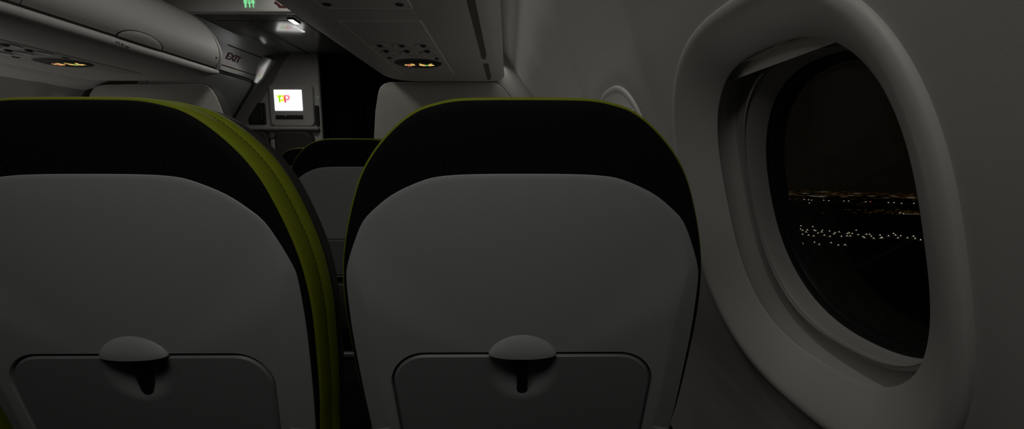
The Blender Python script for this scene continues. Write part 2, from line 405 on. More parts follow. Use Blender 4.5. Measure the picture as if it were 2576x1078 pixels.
    link('table_latch', bm, M['latch'], tt, label='grey domed tray latch')
    bm = bmesh.new(); P = [(.0072*math.cos(t), -.3105+.0072*math.sin(t)) for t in [PI+PI*k/12 for k in range(13)]]+[(.0072, -.250), (-.0072, -.250)]
    fn = lambda z: -.0225+.0165*smooth(-.262, -.322, z) if False else -.0195+.0075*max(0, min(1, (-.258-z)/.06))
    loft(bm, [[sp(u, z, .004) for u, z in P], [sp(u, z, fn(z)) for u, z in P], [sp(u*.8, z, fn(z)-.0008) for u, z in P]], True, True, True)
    link('latch_slot', bm, M['blackp'], tt, label='black latch slot')
    # lower back, pocket, cushion, frame
    bm = bmesh.new(); P = [(-.17, -.415), (.17, -.415), (.18, -.43), (.18, -.565), (.16, -.585), (-.16, -.585), (-.18, -.565), (-.18, -.43)]
    loft(bm, [[sp(u, z, .016) for u, z in P], [sp(u, z, -.022) for u, z in P], [sp(u*.95, -.5+(z+.5)*.94, -.027) for u, z in P]], True, True, True)
    pk = link('literature_pocket', bm, M['brown'], root, label='dark literature pocket')
    bm = bmesh.new(); tube(bm, [sp(-.17, -.414, -.017), sp(0, -.416, -.02), sp(.17, -.414, -.017)], .004, 8); link('pocket_rim', bm, M['metal'], pk)
    def lb(*a, **k):
        bm = bmesh.new(); box(bm, *a, **k); bmesh.ops.translate(bm, vec=(0, -Y0, 0), verts=bm.verts); return bm
    y1 = yb(-.6)
    link('seat_cushion', lb(-.225, .225, y1-.01, y1+.47, -.72, -.595, bev=.03, seg=4), M['black'], root)
    for u in (.262,): 
        link('armrest', lb(u-.022, u+.022, y1-.02, y1+.36, -.515, -.475, bev=.015, seg=3), M['blackp'], root)
        link('armrest_support', lb(u-.018, u+.018, y1+.0, y1+.06, -.72, -.50, bev=.008), M['blackp'], root)
    bm = bmesh.new(); tube(bm, [Vector((-.25, y1-.035-Y0, E-.675)), Vector((.25, y1-.035-Y0, E-.675))], .013, 14)
    link('frame_beam', bm, M['metal'], root, label='grey metal frame tube under the seat')
    for u in (-.2, .2):
        bm = bmesh.new(); tube(bm, [Vector((u, y1+.02-Y0, E-.70)), Vector((u, y1-.02-Y0, E-1.0)), Vector((u, y1-.04-Y0, E-1.148))], .014, 12); link('leg', bm, M['metal'], root)
        bm = bmesh.new(); tube(bm, [Vector((u, y1+.40-Y0, E-.70)), Vector((u, y1+.42-Y0, E-1.148))], .014, 12); link('leg', bm, M['metal'], root)
    return root
SX = (.018, -.497, -1.012)
LAB = {(0, 0): 'grey-backed seat with black hood directly ahead, beside the near window',
       (0, 1): 'grey-backed seat at left with wide lime green side trim, left of the window seat ahead',
       (0, 2): 'nearest aisle seat, only its dark green edge shows at the bottom left corner',
       (1, 0): 'second row window seat hidden behind the big seat by the near window',
       (1, 1): 'second row middle seat, framed in the gap between the two near seats',
       (1, 2): 'second row aisle seat hidden behind the left near seat',
       (2, 0): 'first row window seat in front of the right partition, behind the near window seat',
       (2, 1): 'first row middle seat behind the second row middle seat',
       (2, 2): 'first row aisle seat, its small black hood peeking out below the attendant seats'}
seat0 = make_seat()
for r in range(3):
    for s in range(3):
        loc = (SX[s], Y0+.80*r, 0)
        if r == 0 and s == 0: seat0.location = loc; seat0['label'] = LAB[(0, 0)]
        else: dup(seat0, loc, LAB[(r, s)])

# ------------------------------------------------------------------ overhead bins
BODY = [(-2.16, .670), (-2.122, .668), (-2.114, .660), (-2.110, .645), (-2.112, .632), (-2.118, .622), (-2.135, .609), (-2.165, .596), (-2.205, .584), (-2.26, .573), (-2.335, .567), (-2.5, .567), (-2.7, .567), (-2.877, .567), (-2.935, .571), (-2.97, .583), (-2.988, .605), (-2.985, .68), (-2.93, .78), (-2.83, .88), (-2.69, .97), (-2.54, 1.04), (-2.38, 1.03), (-2.25, .96), (-2.16, .86), (-2.12, .78), (-2.125, .70)]
DOOR = catmull([(-2.112, .678), (-2.094, .71), (-2.084, .75), (-2.085, .80), (-2.102, .86), (-2.135, .92), (-2.20, .995), (-2.29, 1.06), (-2.41, 1.115), (-2.56, 1.15)], 5)
def mx(x, side): return x if side == 'left' else -3.02-x
def make_bin(side, y0, y1, label, last):
    root = thing('overhead_bin', label, 'overhead bin', (mx(-2.5, side), (y0+y1)/2, E+.567), 'overhead bins on the %s' % side)
    off = (-mx(-2.5, side), -(y0+y1)/2, -E-.567)
    bm = bmesh.new()
    ys = [(y0+.0006, 0), (y1-(.13 if last else .0006), 0)]
    if last: ys += [(y1-.07, .010), (y1-.02, .035), (y1-.004, .055)]
    rings = []
    for y, up in ys:
        rings.append([W(mx(x, side), y, z+up*(1-smooth(.57, .66, z))) for x, z in BODY])
    loft(bm, rings, True, True, True); link('body', bm, M['under'], root, off=off, angle=35)
    bm = bmesh.new(); inn = [(x-.016*n[0], z-.016*n[1]) for (x, z), n in zip(DOOR, [(-b, a) if False else (abs(0)+nx, nz) for nx, nz in poly_normals(DOOR, False) for a, b in [(0, 0)]])]
    loop = DOOR+list(reversed(inn))
    loft(bm, [[W(mx(x, side), y, z) for x, z in loop] for y in (y0+.003, y1-.003 if not last else y1-.02)], True, True, True)
    dr = link('bin_door', bm, M['bin'], root, off=off, label='pale curved bin door', angle=50)
    # half-oval handle flap on the lower edge of the door
    yc = (y0+y1)/2-.03; bm = bmesh.new(); rg = []
    def onface(t, o):
        L = 0; 
        for a, b in zip(DOOR[:-1], DOOR[1:]):
            d = math.hypot(b[0]-a[0], b[1]-a[1])
            if L+d >= t: 
                f = (t-L)/d; nx, nz = (b[1]-a[1])/d, -(b[0]-a[0])/d
                return a[0]+(b[0]-a[0])*f+nx*o, a[1]+(b[1]-a[1])*f+nz*o
            L += d
        return DOOR[-1]
    for s, o in ((1.0, -.004), (1.0, .004), (.93, .0065), (.6, .0075), (.2, .0075), (.002, .0075)):
        row = []
        for k in range(33):
            t = PI*k/32; x, z = onface(max(0.0001, .058*s*math.sin(t)), o); row.append(W(mx(x, side), yc-.135*s*math.cos(t), z))
        rg.append(row)
    loft(bm, rg, False); link('handle', bm, M['bin'], dr, off=off, label='half-oval handle flap')
    bm = bmesh.new(); rg = []
    for s, o in ((1.06, .0005), (1.06, .0018), (1.0, .0018), (1.0, .0005)):
        rg.append([W(mx(onface(max(.0001, .059*s*math.sin(PI*k/32)), o)[0], side), yc-.137*s*math.cos(PI*k/32), onface(max(.0001, .059*s*math.sin(PI*k/32)), o)[1]) for k in range(33)])
    loft(bm, rg, False); link('handle_gap', bm, M['groove'], dr, off=off)
    if last:
        bm = bmesh.new(); cap = [(x+.006, z-.004) for x, z in DOOR]+[(-2.53, 1.12), (-2.66, .95), (-2.80, .82), (-2.83, .70), (-2.35, .64), (-2.2, .640), (-2.13, .648)]
        cap = [(x, z) for x, z in cap]; cin = inset(cap, .006)
        loft(bm, [[W(mx(x, side), y1-.022, z) for x, z in cap], [W(mx(x, side), y1-.004, z) for x, z in cap], [W(mx(x, side), y1+.003, z) for x, z in cin]], True, True, True)
        ec = link('end_cap', bm, M['bin'], root, off=off, label='rounded end frame of the bin')
        if side == 'left':
            for z in (.775, .74):
                bm = bmesh.new(); x = -2.0855; tube(bm, [W(x-.004, y1-.055, z), W(x+.002, y1-.055, z)], .007, 10); link('fastener', bm, M['groove'], ec, off=off)
    return root, off
bl, off_l = make_bin('left', 1.84, 3.03, 'left overhead bin at the cabin front with a half-oval handle and rounded end', True)
make_bin('left', .64, 1.84, 'left overhead bin cut off by the top left corner, behind the front bin', False)
make_bin('left', -.56, .64, 'rear left overhead bin outside the left edge of the view', False)
make_bin('right', 1.84, 3.03, 'right overhead bin at the front, above the right partition', True)
make_bin('right', .64, 1.84, 'right overhead bin overhead at the top edge, behind the front right bin', False)
make_bin('right', -.56, .64, 'rear right overhead bin directly above the near seats', False)
# dark seat-row marks on the lip of the front left bin
bm = bmesh.new(); fr = (W(-2.1105, 2.29, .640), Vector((0, 1, 0)), Vector((.1, 0, 1)).normalized(), Vector((1, 0, 0)))

for nm, sh in (('row_number', disc_pts(-.030, 0, .0032, .006)), ('row_number', bar(-.020, .0055, -.012, -.0055, .0032)), ('row_arrow', [(-.005, -.006), (.007, -.006), (.001, .006)]), ('row_line', [(.015, -.002), (.036, -.006), (.042, -.002), (.042, -.005), (.036, -.009), (.015, -.005)])):
    bm = bmesh.new(); prism(bm, sh, fr, .0015); link(nm, bm, M['ink'], bl, off=off_l, label='dark row mark on the bin lip')
# rubber-lined gap running along the right bin underside
for (a, b, l) in ((-1.0, 2.31, 'long dark slot along the underside of the right bins'), (2.40, 2.86, 'short dark slot at the front end of the right bins')):
    bm = bmesh.new(); P = [(-.148, a), (-.118, a), (-.118, b-.10), (-.131, b), (-.148, b-.03)]
    loft(bm, [[W(x, y, .5665) for x, y in P], [W(x, y, .5655) for x, y in P]], True, True, True)
    o = link('seam_strip', bm, M['seam'], smooth=False); tag(o, l, 'seam strip')
# sidewall light valance outboard of the bins
for side, nm in (('left', 'trim_1'), ('right', 'trim_2')):
    if side == 'left':
        bm = bmesh.new(); P = [(-2.975, .590), (-3.0, .575), (-3.06, .56), (-3.14, .545), (-3.20, .525), (-3.235, .505), (-3.25, .53), (-3.15, .60), (-3.0, .66)]
        loft(bm, [[W(x, y, z) for x, z in P] for y in (-1.6, 2.6, 2.9, 3.10)], True, True, True); link(nm, bm, M['under'], kind='structure')

# ------------------------------------------------------------------ passenger service units (signs, reading lights, air nozzles)
def make_psu(xc, y0, y1, label, side, full=True):
    root = thing('passenger_service_unit', label, 'overhead panel', (xc, (y0+y1)/2, E+.5665), 'passenger service units under the bins')
    off = (-xc, -(y0+y1)/2, -E-.5665)
    bm = bmesh.new(); box(bm, xc-.1635, xc+.1635, y0+.002, y1-.002, .5625, .5668, bev=.0015, seg=2); link('panel', bm, M['under'], root, off=off)
    zb = .5627
    for x in (xc-.1635, xc+.1635):
        bm = bmesh.new(); box(bm, x-.0011, x+.0011, y0, y1, .5618, .5668); link('edge_highlight', bm, M['edge'], root, off=off, smooth=False)  # pale strips paint the highlight along the panel joints
    bm = bmesh.new(); yy = y0 if full else y1; box(bm, xc-.1635, xc+.1635, yy-.0016, yy+.0016, .5618, .5668); link('edge_highlight', bm, M['edge'], root, off=off, smooth=False)
    if not full:
        for dx in (-.135, .125):
            bm = bmesh.new(); lathe(bm, (xc+dx, y1-.035, zb), [(.016, 0), (.014, -.002), (.0, -.003)], 16, capend=False); link('speaker_hole', bm, M['groove'], root, off=off)
        return root
    yu, yl = 2.034, 2.168
    for row, yy, nm in ((0, yu, 'reading_light'), (1, yl, 'air_nozzle')):
        for dx in (-.106, 0, .104):
            x = xc+dx
            bm = bmesh.new(); lathe(bm, (x, yy, zb), [(.046, 0), (.0455, -.004), (.043, -.006), (.040, -.005), (.030, -.0015), (.02, -.0004), (.012, -.0003)], 36); a = link(nm, bm, M['under'], root, off=off)
            bm = bmesh.new(); yo = -.012 if row == 0 else -.047
            lathe(bm, (x, yy+yo, zb), [(.013, 0.0), (.013, -.005), (.010, -.008)], 18, sy=1.3); link('lens' if row == 0 else 'nozzle', bm, M['groove'], a, off=off)
    for dx, yy in ((-.13, 2.258), (.125, 2.268)):
        bm = bmesh.new(); lathe(bm, (xc+dx, yy, zb), [(.012, 0), (.011, -.003)], 16, sy=1.5); link('indicator', bm, M['groove'], root, off=off)
    ys = 2.392
    bm = bmesh.new(); lathe(bm, (xc, ys-.018, zb), [(1, 0), (1, -.001), (.93, -.0022), (.86, -.0022)], 48, sx=.135, sy=.105); link('sign_bezel', bm, M['rubber'], root, off=off)
    bm = bmesh.new(); lathe(bm, (xc+.0, ys, zb-.002), [(1, 0), (1, -.002), (.97, -.003)], 48, sx=.122, sy=.082); sg = link('sign_plate', bm, M['blackp'], root, off=off, label='black oval sign plate')
    fr = (W(xc, ys+.0, zb-.005), Vector((1, 0, 0)), Vector((0, -1, 0)), Vector((0, 0, -1)))
    bm = bmesh.new(); prism(bm, bar(-.083, -.005, -.024, -.005, .019), fr, .001, 0); prism(bm, [(-.045, .022), (-.03, .026), (-.024, .014), (-.03, .009), (-.04, .014)], fr, .001, 0)
    prism(bm, disc_pts(-.058, -.004, .009, .021, 14), (fr[0]-Vector((0, 0, .0012)), *fr[1:]), .001, 1)
    for sgn in (1, -1): prism(bm, bar(-.058-.010, -.004-.024*sgn, -.058+.010, -.004+.024*sgn, .005), (fr[0]-Vector((0, 0, .0015)), *fr[1:]), .001, 1)
    link('no_smoking_symbol', bm, [M['amber'], M['sred']], sg, off=off, smooth=False)
    bm = bmesh.new()
    for s in (-1, 1):
        cx = .043
        prism(bm, bar(cx+s*.042, -.010, cx+s*.008, -.010, .020), fr, .001, 0)
        prism(bm, bar(cx+s*.034, .026, cx+s*.010, -.012, .013), (fr[0]-Vector((0, 0, .0004)), *fr[1:]), .001, 0)
        prism(bm, bar(cx+s*.022, -.024, cx+s*.010, -.006, .014), (fr[0]-Vector((0, 0, .0008)), *fr[1:]), .001, 0)
    prism(bm, bar(.038, -.008, .048, -.008, .030), (fr[0]-Vector((0, 0, .0014)), *fr[1:]), .001, 1)
    link('seat_belt_symbol', bm, [M['amber'], M['sgreen']], sg, off=off, smooth=False)
    return root
make_psu(-.518, 1.686, 2.68, 'right overhead panel with three reading lights and lit oval no smoking and seat belt sign', 'right')
make_psu(-2.53, 1.686, 2.68, 'left overhead panel with lit oval no smoking and seat belt sign, below the left bin', 'left')
for xc, s in ((-.518, 'right'), (-2.53, 'left')):
    bm = bmesh.new(); box(bm, xc-.1635, xc+.1635, 1.557, 1.684, .5625, .5668, bev=.0015)
    o = link('overhead_filler', bm, M['under']); tag(o, 'blank filler strip panel behind the lit sign panel under the %s bin' % s, 'overhead panel')
    make_psu(xc, .72, 1.555, 'plain overhead panel with two dark holes behind the filler strip under the %s bin' % s, s, False)

# ------------------------------------------------------------------ class partitions
def partition(side, P, label):
    xs = [p[0] for p in P]; xc = sum(xs)/len(xs)
    root = thing('partition', label, 'partition', (xc, 3.06, 0), 'partitions in front of the first row')
    off = (-xc, -3.06, 0)
    bm = bmesh.new(); Pi = inset(P, .004)
    loft(bm, [[W(x, 3.036, z) for x, z in Pi], [W(x, 3.04, z) for x, z in P], [W(x, 3.075, z) for x, z in P], [W(x, 3.079, z) for x, z in Pi]], True, True, True)
    link('panel', bm, M['panel'], root, off=off, angle=60)
    bm = bmesh.new(); Q = inset(P, -.004)
    loft(bm, [[W(x, 3.044, z) for x, z in Q], [W(x, 3.125, z) for x, z in Q]], True); link('edge_trim', bm, M['groove'], root, off=off, label='dark rubber edge')
    return root
def rc(cx, cz, r, a0, a1, n=10): return [(cx+r*math.cos(math.radians(a0+(a1-a0)*k/n)), cz+r*math.sin(math.radians(a0+(a1-a0)*k/n))) for k in range(n+1)]
PR = [(-1.05, -1.145), (-1.03, -.2), (-1.012, .17), (-.992, .375), (-.969, .49)]+[(-.960, .525), (-.945, .553), (-.92, .574), (-.88, .586)]+[(-.5, .590), (-.16, .590), (-.116, .588), (-.08, .575), (-.043, .548), (.03, .462), (.075, .38), (.12, .28), (.15, .2), (.2, 0), (.22, -.3), (.22, -1.145)]
partition('right', PR, 'pale rounded partition on the right behind the near window seat')
PL = [(-2.02, -1.145), (-2.045, -.1), (-2.08, .17), (-2.108, .315), (-2.142, .431), (-2.162, .485), (-2.187, .530), (-2.22, .558), (-2.26, .571), (-2.33, .573), (-2.84, .568), (-2.95, .566), (-3.01, .558), (-3.05, .536), (-3.08, .50), (-3.115, .43), (-3.17, .25), (-3.21, 0), (-3.24, -.3), (-3.24, -1.145)]
partition('left', PL, 'pale rounded partition on the left with a dark edge toward the aisle')

# ------------------------------------------------------------------ forward entry area
bm = bmesh.new(); box(bm, -2.62, -.15, 3.06, 3.12, 1.08, 1.40, bev=.012, seg=3); link('trim_3', bm, M['ceil'], kind='structure')
bm = bmesh.new(); box(bm, -3.1, -.15, 3.11, 6.0, 1.13, 1.18, bev=.004); link('ceiling_entry', bm, M['eceil'], kind='structure')
def rail(nm, x0, x1, y0, y1, z=1.1285, m='groove'):
    bm = bmesh.new(); box(bm, x0, x1, y0, y1, z, 1.131); link(nm, bm, M[m], kind='structure', smooth=False)
rail('trim_6', -2.35, -.5, 3.388, 3.396); rail('trim_7', -2.115, -2.085, 3.42, 4.38); rail('trim_8', -1.668, -1.66, 3.14, 4.38)
EPP = [(-3.03, -1.15), (-3.06, -.3), (-3.05, .1), (-2.985, .32), (-2.905, .45), (-2.76, .66), (-2.63, .84), (-2.565, .95), (-2.50, 1.05), (-2.42, 1.14)]
EP = catmull(EPP, 8)
def ex(z):
    for a, b in zip(EP[:-1], EP[1:]):
        if a[1] <= z <= b[1]: return a[0]+(b[0]-a[0])*(z-a[1])/max(1e-9, b[1]-a[1])
    return EP[-1][0]
bm = bmesh.new(); loft(bm, [[W(x+d, y, z) for x, z in EP] for y, d in ((3.13, 0), (3.4, 0), (3.8, 0), (4.2, 0), (4.31, 0), (4.345, .02), (4.375, .065), (4.398, .12))], False)
link('wall_entry', bm, M['ewall'], kind='structure', angle=80)
dr = bpy.data.objects.new('door_1', None); C.objects.link(dr); dr['kind'] = 'structure'; dr.location = (-3.0, 3.8, 0); do = (3.0, -3.8, 0)
bm = bmesh.new()
tube(bm, [W(ex(z)+.004, y, z) for y, z in [(3.20, .815), (3.6, .82), (4.18, .828), (4.255, .822), (4.285, .80), (4.29, .76)]+[(4.29, .76-.06*k) for k in range(1, 31)]], .017, 8)
link('door_seal', bm, M['groove'], dr, off=do, label='dark door seal')
bm = bmesh.new(); loft(bm, [[W(ex(z)+.005, y, z) for y in (3.2, 3.6, 4.0, 4.275)] for z in [-1.1+1.915*k/40 for k in range(41)]], False)
link('door_panel', bm, M['ewall'], dr, off=do)
def ey(a, b, nrm=.004): return W(ex(b)+nrm, a, b)
for nm, y0, y1, z in (('trim_4', 3.74, 4.22, 1.038), ('trim_5', 3.72, 4.25, .875)):
    bm = bmesh.new(); tube(bm, [ey(y0, z), ey(y1, z+.008)], .0045, 6); link(nm, bm, M['groove'], kind='structure')
t = text_bm('EXIT', .078, .001, .0015); bm = bmesh.new()
for v in t.verts:
    a, b, n = v.co; v.co = ey(3.875+a*1.15, .957+b, .004+n)
merge(bm, t); o = link('exit_sign', bm, M['red'], smooth=False); tag(o, 'small dark red EXIT lettering on the wall above the left entry door', 'sign')
# added glossy facet by the door lining, angled to mirror the lit screen
n = Vector((.70, -.43, -.57)).normalized(); c0 = Vector((-2.545, 4.25, .962))
def onp(y, z): return W(c0.x-(n.y*(y-c0.y)+n.z*(z-c0.z))/n.x, y, z)
bm = bmesh.new(); Q = [(4.19, 1.065), (4.345, 1.045), (4.355, .80), (4.18, .86)]
loft(bm, [[onp(*q) for q in Q], [onp(*q)-n*.02 for q in Q]], True, True, True); link('screen_mirror_facet', bm, M['gloss'], kind='structure', smooth=False)
YF = 4.40
bm = bmesh.new(); box(bm, -3.1, -2.02, YF, YF+.04, -1.15, 1.14, bev=.003); link('wall_front', bm, M['attend'], kind='structure')
bm = bmesh.new(); box(bm, -2.03, -2.012, YF-.02, YF+.02, -1.15, 1.12, bev=.004); link('trim_9', bm, M['bin'], kind='structure')
def rrect(x0, x1, z0, z1, r, n=6):
    return rc(x1-r, z1-r, r, 0, 90, n)+rc(x0+r, z1-r, r, 90, 180, n)+rc(x0+r, z0+r, r, 180, 270, n)+rc(x1-r, z0+r, r, 270, 360, n)
def slab(bm, P, y0, y1, bev=.004, mi=0):
    Q = inset(P, bev)
    loft(bm, [[W(x, y1, z) for x, z in P], [W(x, y0+bev, z) for x, z in P], [W(x, y0, z) for x, z in Q]], True, True, True, mi)
fap = thing('control_console', 'grey attendant control panel with a bright white logo screen on the front wall', 'control panel', (-2.3, YF, E+.60))
fo = (2.3, -YF, -E-.60)
bm = bmesh.new(); slab(bm, rrect(-2.53, -2.075, .383, .82, .05), YF-.06, YF, .008); link('housing', bm, M['attend'], fap, off=fo)
SX0, SZ1 = -2.475, .757
bm = bmesh.new(); slab(bm, rrect(SX0, -2.183, .543, SZ1, .004), YF-.063, YF-.055, .001); scn = link('screen', bm, M['screen'], fap, off=fo, label='lit white screen', smooth=False)
ys = YF-.0640
fr = (W(SX0, ys, SZ1), Vector((1, 0, 0)), Vector((0, 0, 1)), Vector((0, -1, 0)))
bm = bmesh.new()      # logo letters, u right, v down from the top left corner of the screen
def lq(pts, mi, k): prism(bm, [(u*.93, -v*.93) for u, v in pts], (fr[0]-Vector((0, k*.0004, 0)), *fr[1:]), .0004, mi)
lq([(.030, .060), (.078, .060), (.078, .080), (.030, .080)], 0, 0)
lq([(.046, .060), (.068, .060), (.072, .140), (.054, .140)], 0, 1)
lq([(.078, .060), (.066, .140), (.052, .140), (.060, .060)], 1, 2)
lq([(.078, .060), (.112, .060), (.112, .080), (.078, .080)], 0, 2)
lq([(.100, .060), (.114, .060), (.116, .126), (.104, .126)], 0, 3)
lq([(.068, .106), (.112, .106), (.112, .126), (.066, .126)], 0, 3)
lq([(.112, .058), (.132, .058), (.136, .142), (.116, .142)], 2, 4)
lq([(.112, .058), (.165, .058), (.178, .070), (.112, .080)], 3, 5)
lq([(.158, .058), (.180, .070), (.178, .104), (.158, .116)], 3, 5)
lq([(.128, .098), (.172, .098), (.162, .117), (.128, .117)], 3, 6)
link('logo', bm, [M['lcd_y'], M['lcd_g'], M['lcd_r'], M['lcd_p']], scn, off=fo, smooth=False, label='yellow green and red three-letter logo')
t = text_bm('TAP AIR PORTUGAL', .019, .0002); bm = bmesh.new()
for v in t.verts: a, b, n_ = v.co; v.co = W(SX0+.203+a, ys-.0004-n_, SZ1-.160+b)
merge(bm, t); link('caption', bm, M['lcd_k'], scn, off=fo, smooth=False)
bm = bmesh.new(); slab(bm, rrect(-2.475, -2.183, .452, .497, .006), YF-.0635, YF-.055, .002); bt = link('button_strip', bm, M['rubber'], fap, off=fo)
for k in range(6):
    x = -2.462+.0475*k; bm = bmesh.new(); slab(bm, rrect(x, x+.033, .462, .484, .003), YF-.066, YF-.060, .001); link('button', bm, M['groove'], bt, off=fo)
bm = bmesh.new(); slab(bm, rrect(-2.371, -2.365, .486, .493, .001), YF-.0665, YF-.06, .001); link('indicator', bm, M['led'], bt, off=fo)
bm = bmesh.new(); slab(bm, rrect(-2.070, -2.034, .392, .60, .012), YF-.035, YF, .003); link('side_recess', bm, M['groove'], fap, off=fo)
bm = bmesh.new(); slab(bm, rrect(-2.044, -2.036, .690, .698, .001), YF-.006, YF, .001); link('indicator', bm, M['led'], fap, off=fo)
hn = thing('handset_niche', 'dark wall niche with a handset left of the lit screen panel', 'handset', (-2.7, YF, E+.53)); ho = (2.7, -YF, -E-.53)
bm = bmesh.new(); slab(bm, rrect(-2.80, -2.61, .405, .63, .012), YF-.012, YF, .004); link('niche', bm, M['rubber'], hn, off=ho)
bm = bmesh.new(); slab(bm, rrect(-2.66, -2.63, .44, .605, .012), YF-.045, YF-.01, .008); link('handset', bm, M['ink'], hn, off=ho)
bm = bmesh.new(); slab(bm, rrect(-2.775, -2.62, .412, .430, .005), YF-.03, YF-.01, .004); link('cradle', bm, M['groove'], hn, off=ho)
bm = bmesh.new(); slab(bm, rrect(-2.86, -2.03, .338, .378, .015), YF-.085, YF, .012); o = link('wall_ledge', bm, M['bin']); tag(o, 'pale grey ledge on the front wall between the screen panel and attendant seats', 'ledge')
def jump(x0, x1, label):
    r = thing('jumpseat', label, 'attendant seat', ((x0+x1)/2, YF-.06, 0), 'folding attendant seats'); o = (-(x0+x1)/2, -YF+.06, 0)
    bm = bmesh.new(); slab(bm, rrect(x0, x1, .02, .328, .085, 8), YF-.10, YF-.003, .02); link('headrest', bm, M['jump'], r, off=o)
    bm = bmesh.new(); slab(bm, rrect(x0, x1, -.55, .01, .03, 6), YF-.09, YF-.003, .02); link('backrest', bm, M['jump'], r, off=o)
    bm = bmesh.new(); slab(bm, rrect(x0+.01, x1-.01, -.98, -.56, .03, 6), YF-.12, YF-.003, .02); link('folded_seat', bm, M['jump'], r, off=o)
    bm = bmesh.new(); slab(bm, rrect(x0+.03, x1-.03, -1.15, -.97, .01, 4), YF-.05, YF-.003, .01); link('base', bm, M['rubber'], r, off=o)
jump(-2.88, -2.555, 'dark folding attendant seat below the handset niche, the left of two')
jump(-2.485, -2.10, 'dark folding attendant seat below the lit screen panel, the right of two')
bm = bmesh.new(); slab(bm, rrect(-2.54, -2.503, -.3, .25, .008), YF-.075, YF, .004); slab(bm, rrect(-2.545, -2.495, .25, .310, .010), YF-.09, YF, .006, 1)
hb = thing('harness', 'pale harness strap with a metal buckle hanging between the two attendant seats', 'strap', (-2.52, YF-.04, 0))
link('strap', bm, [M['under'], M['metal']], hb, off=(2.52, -YF+.04, 0))
bm = bmesh.new(); P = []  # black folded sheet put in for the darkness of the corridor beyond
for k in range(141):
    x = -2.005+1.66*k/140; P.append((x, YF+.15+.035*math.sin(k*.55)+.012*math.sin(k*1.31)))
loft(bm, [[W(x, y, z) for x, y in P]+[W(x, y+.006, z) for x, y in reversed(P)] for z in (-1.145, 0, 1.128)], True, True, True)
o = link('dark_backing', bm, M['dark_backing']); tag(o, 'black folded sheet for the dark corridor in the aisle opening between the screen panel and right partition', 'dark_backing')
bm = bmesh.new(); box(bm, -.30, -.26, 3.16, 6.0, -1.15, 1.13); link('wall_galley', bm, M['dark_backing'], kind='structure', smooth=False)
bm = bmesh.new(); box(bm, -3.1, -.2, 5.9, 6.0, -1.15, 1.13); link('wall_end', bm, M['dark_backing'], kind='structure', smooth=False)

ls = thing('lavatory_sign', 'glowing green man, toilet and woman pictograms on the header at the top edge', 'sign', (-1.873, 3.06, E+1.14)); lo = (1.873, -3.06, -E-1.14)
fr = (W(-1.873, 3.0595, 1.129), Vector((1, 0, 0)), Vector((0, 0, 1)), Vector((0, -1, 0)))
def pic(nm, shapes):
    bm = bmesh.new()
    for s in shapes: prism(bm, [(a*.84, b*.92) for a, b in s], fr, .003)
    link(nm, bm, M['lav'], ls, off=lo, smooth=False)
pic('man_symbol', [disc_pts(-.033, .062, .008, .008), [(-.045, .050), (-.021, .050), (-.021, .010), (-.026, .006), (-.040, .006), (-.045, .010)], bar(-.0365, .008, -.0365, -.022, .006), bar(-.0295, .008, -.0295, -.022, .006)])
pic('toilet_symbol', [bar(-.012, .052, .012, .052, .004), bar(-.010, .052, -.010, .026, .004), bar(.010, .052, .010, .026, .004), bar(-.012, .026, .012, .026, .004), [(-.014, .018), (.014, .018), (.006, .004), (-.004, .004)], bar(.001, .006, .003, -.022, .008)])
pic('woman_symbol', [disc_pts(.033, .062, .008, .008), [(.028, .05), (.038, .05), (.048, .010), (.018, .010)], bar(.033, .012, .033, -.022, .007)])
bm = bmesh.new(); fr2 = (W(-1.656, 3.0595, 1.123), Vector((1, 0, 0)), Vector((0, 0, 1)), Vector((0, -1, 0)))
prism(bm, [(-.040, .018), (-.026, .030), (-.010, .018), (.012, .0), (.045, -.004), (.045, -.018), (-.006, -.016), (-.016, .0), (-.028, .008)], fr2, .002); o = link('direction_arrow', bm, M['red'], smooth=False); tag(o, 'dark red arrow mark on the header, right of the green pictograms', 'sign')
lm = thing('entry_lamp', 'small bright lamp strip on the dark entry ceiling in front of the right bin', 'lamp', (-1.72, 3.4, E+1.13)); lmo = (1.72, -3.4, -E-1.13)
bm = bmesh.new(); box(bm, -1.752, -1.70, 3.325, 3.44, 1.119, 1.1305, bev=.004); link('housing', bm, M['rubber'], lm, off=lmo)
bm = bmesh.new(); box(bm, -1.745, -1.707, 3.333, 3.432, 1.114, 1.120, bev=.002); link('diffuser', bm, M['lamp'], lm, off=lmo, label='glowing diffuser')
bm = bmesh.new(); box(bm, -1.80, -1.775, 3.50, 3.66, 1.122, 1.1305, bev=.003); link('side_strip', bm, M['lamp2'], lm, off=lmo, label='dimmer glowing strip')

# ------------------------------------------------------------------ night landscape outside: the aircraft banks a little, so the ground plane is tilted
GN = Vector((.0335, .0415, .9986)).normalized(); H = 60.0
ga = Vector((1, 0, -GN.x/GN.z)).normalized(); gb = GN.cross(ga)
def gpt(x, y, up=0.0):
    """ground point below horizontal position (x, y)"""
    z = (-H-GN.x*x-GN.y*y)/GN.z
    return Vector((x, y, z+E))+GN*up
bm = bmesh.new(); R = 30000; g0 = Vector((0, 0, E))-GN*H
bm.faces.new([bm.verts.new(g0+ga*a*R+gb*b*R) for a, b in ((-1, -1), (1, -1), (1, 1), (-1, 1))]); link('ground', bm, M['ground'], kind='structure', smooth=False)
def gdir(px, py):
    u = (px-1288)/1000; v = (539-py)/1000; th = math.radians(7.4632); ya = math.radians(.4584)
    y = math.cos(th)+math.sin(th)*v; z = -math.sin(th)+math.cos(th)*v
    return Vector((u*math.cos(ya)+y*math.sin(ya), -u*math.sin(ya)+y*math.cos(ya), z))
def gray(px, py, up=1.0):
    r = gdir(px, py); t = (-H+up)/GN.dot(r)
    return (r*t) if t > 0 else None
rnd = random.Random(4)
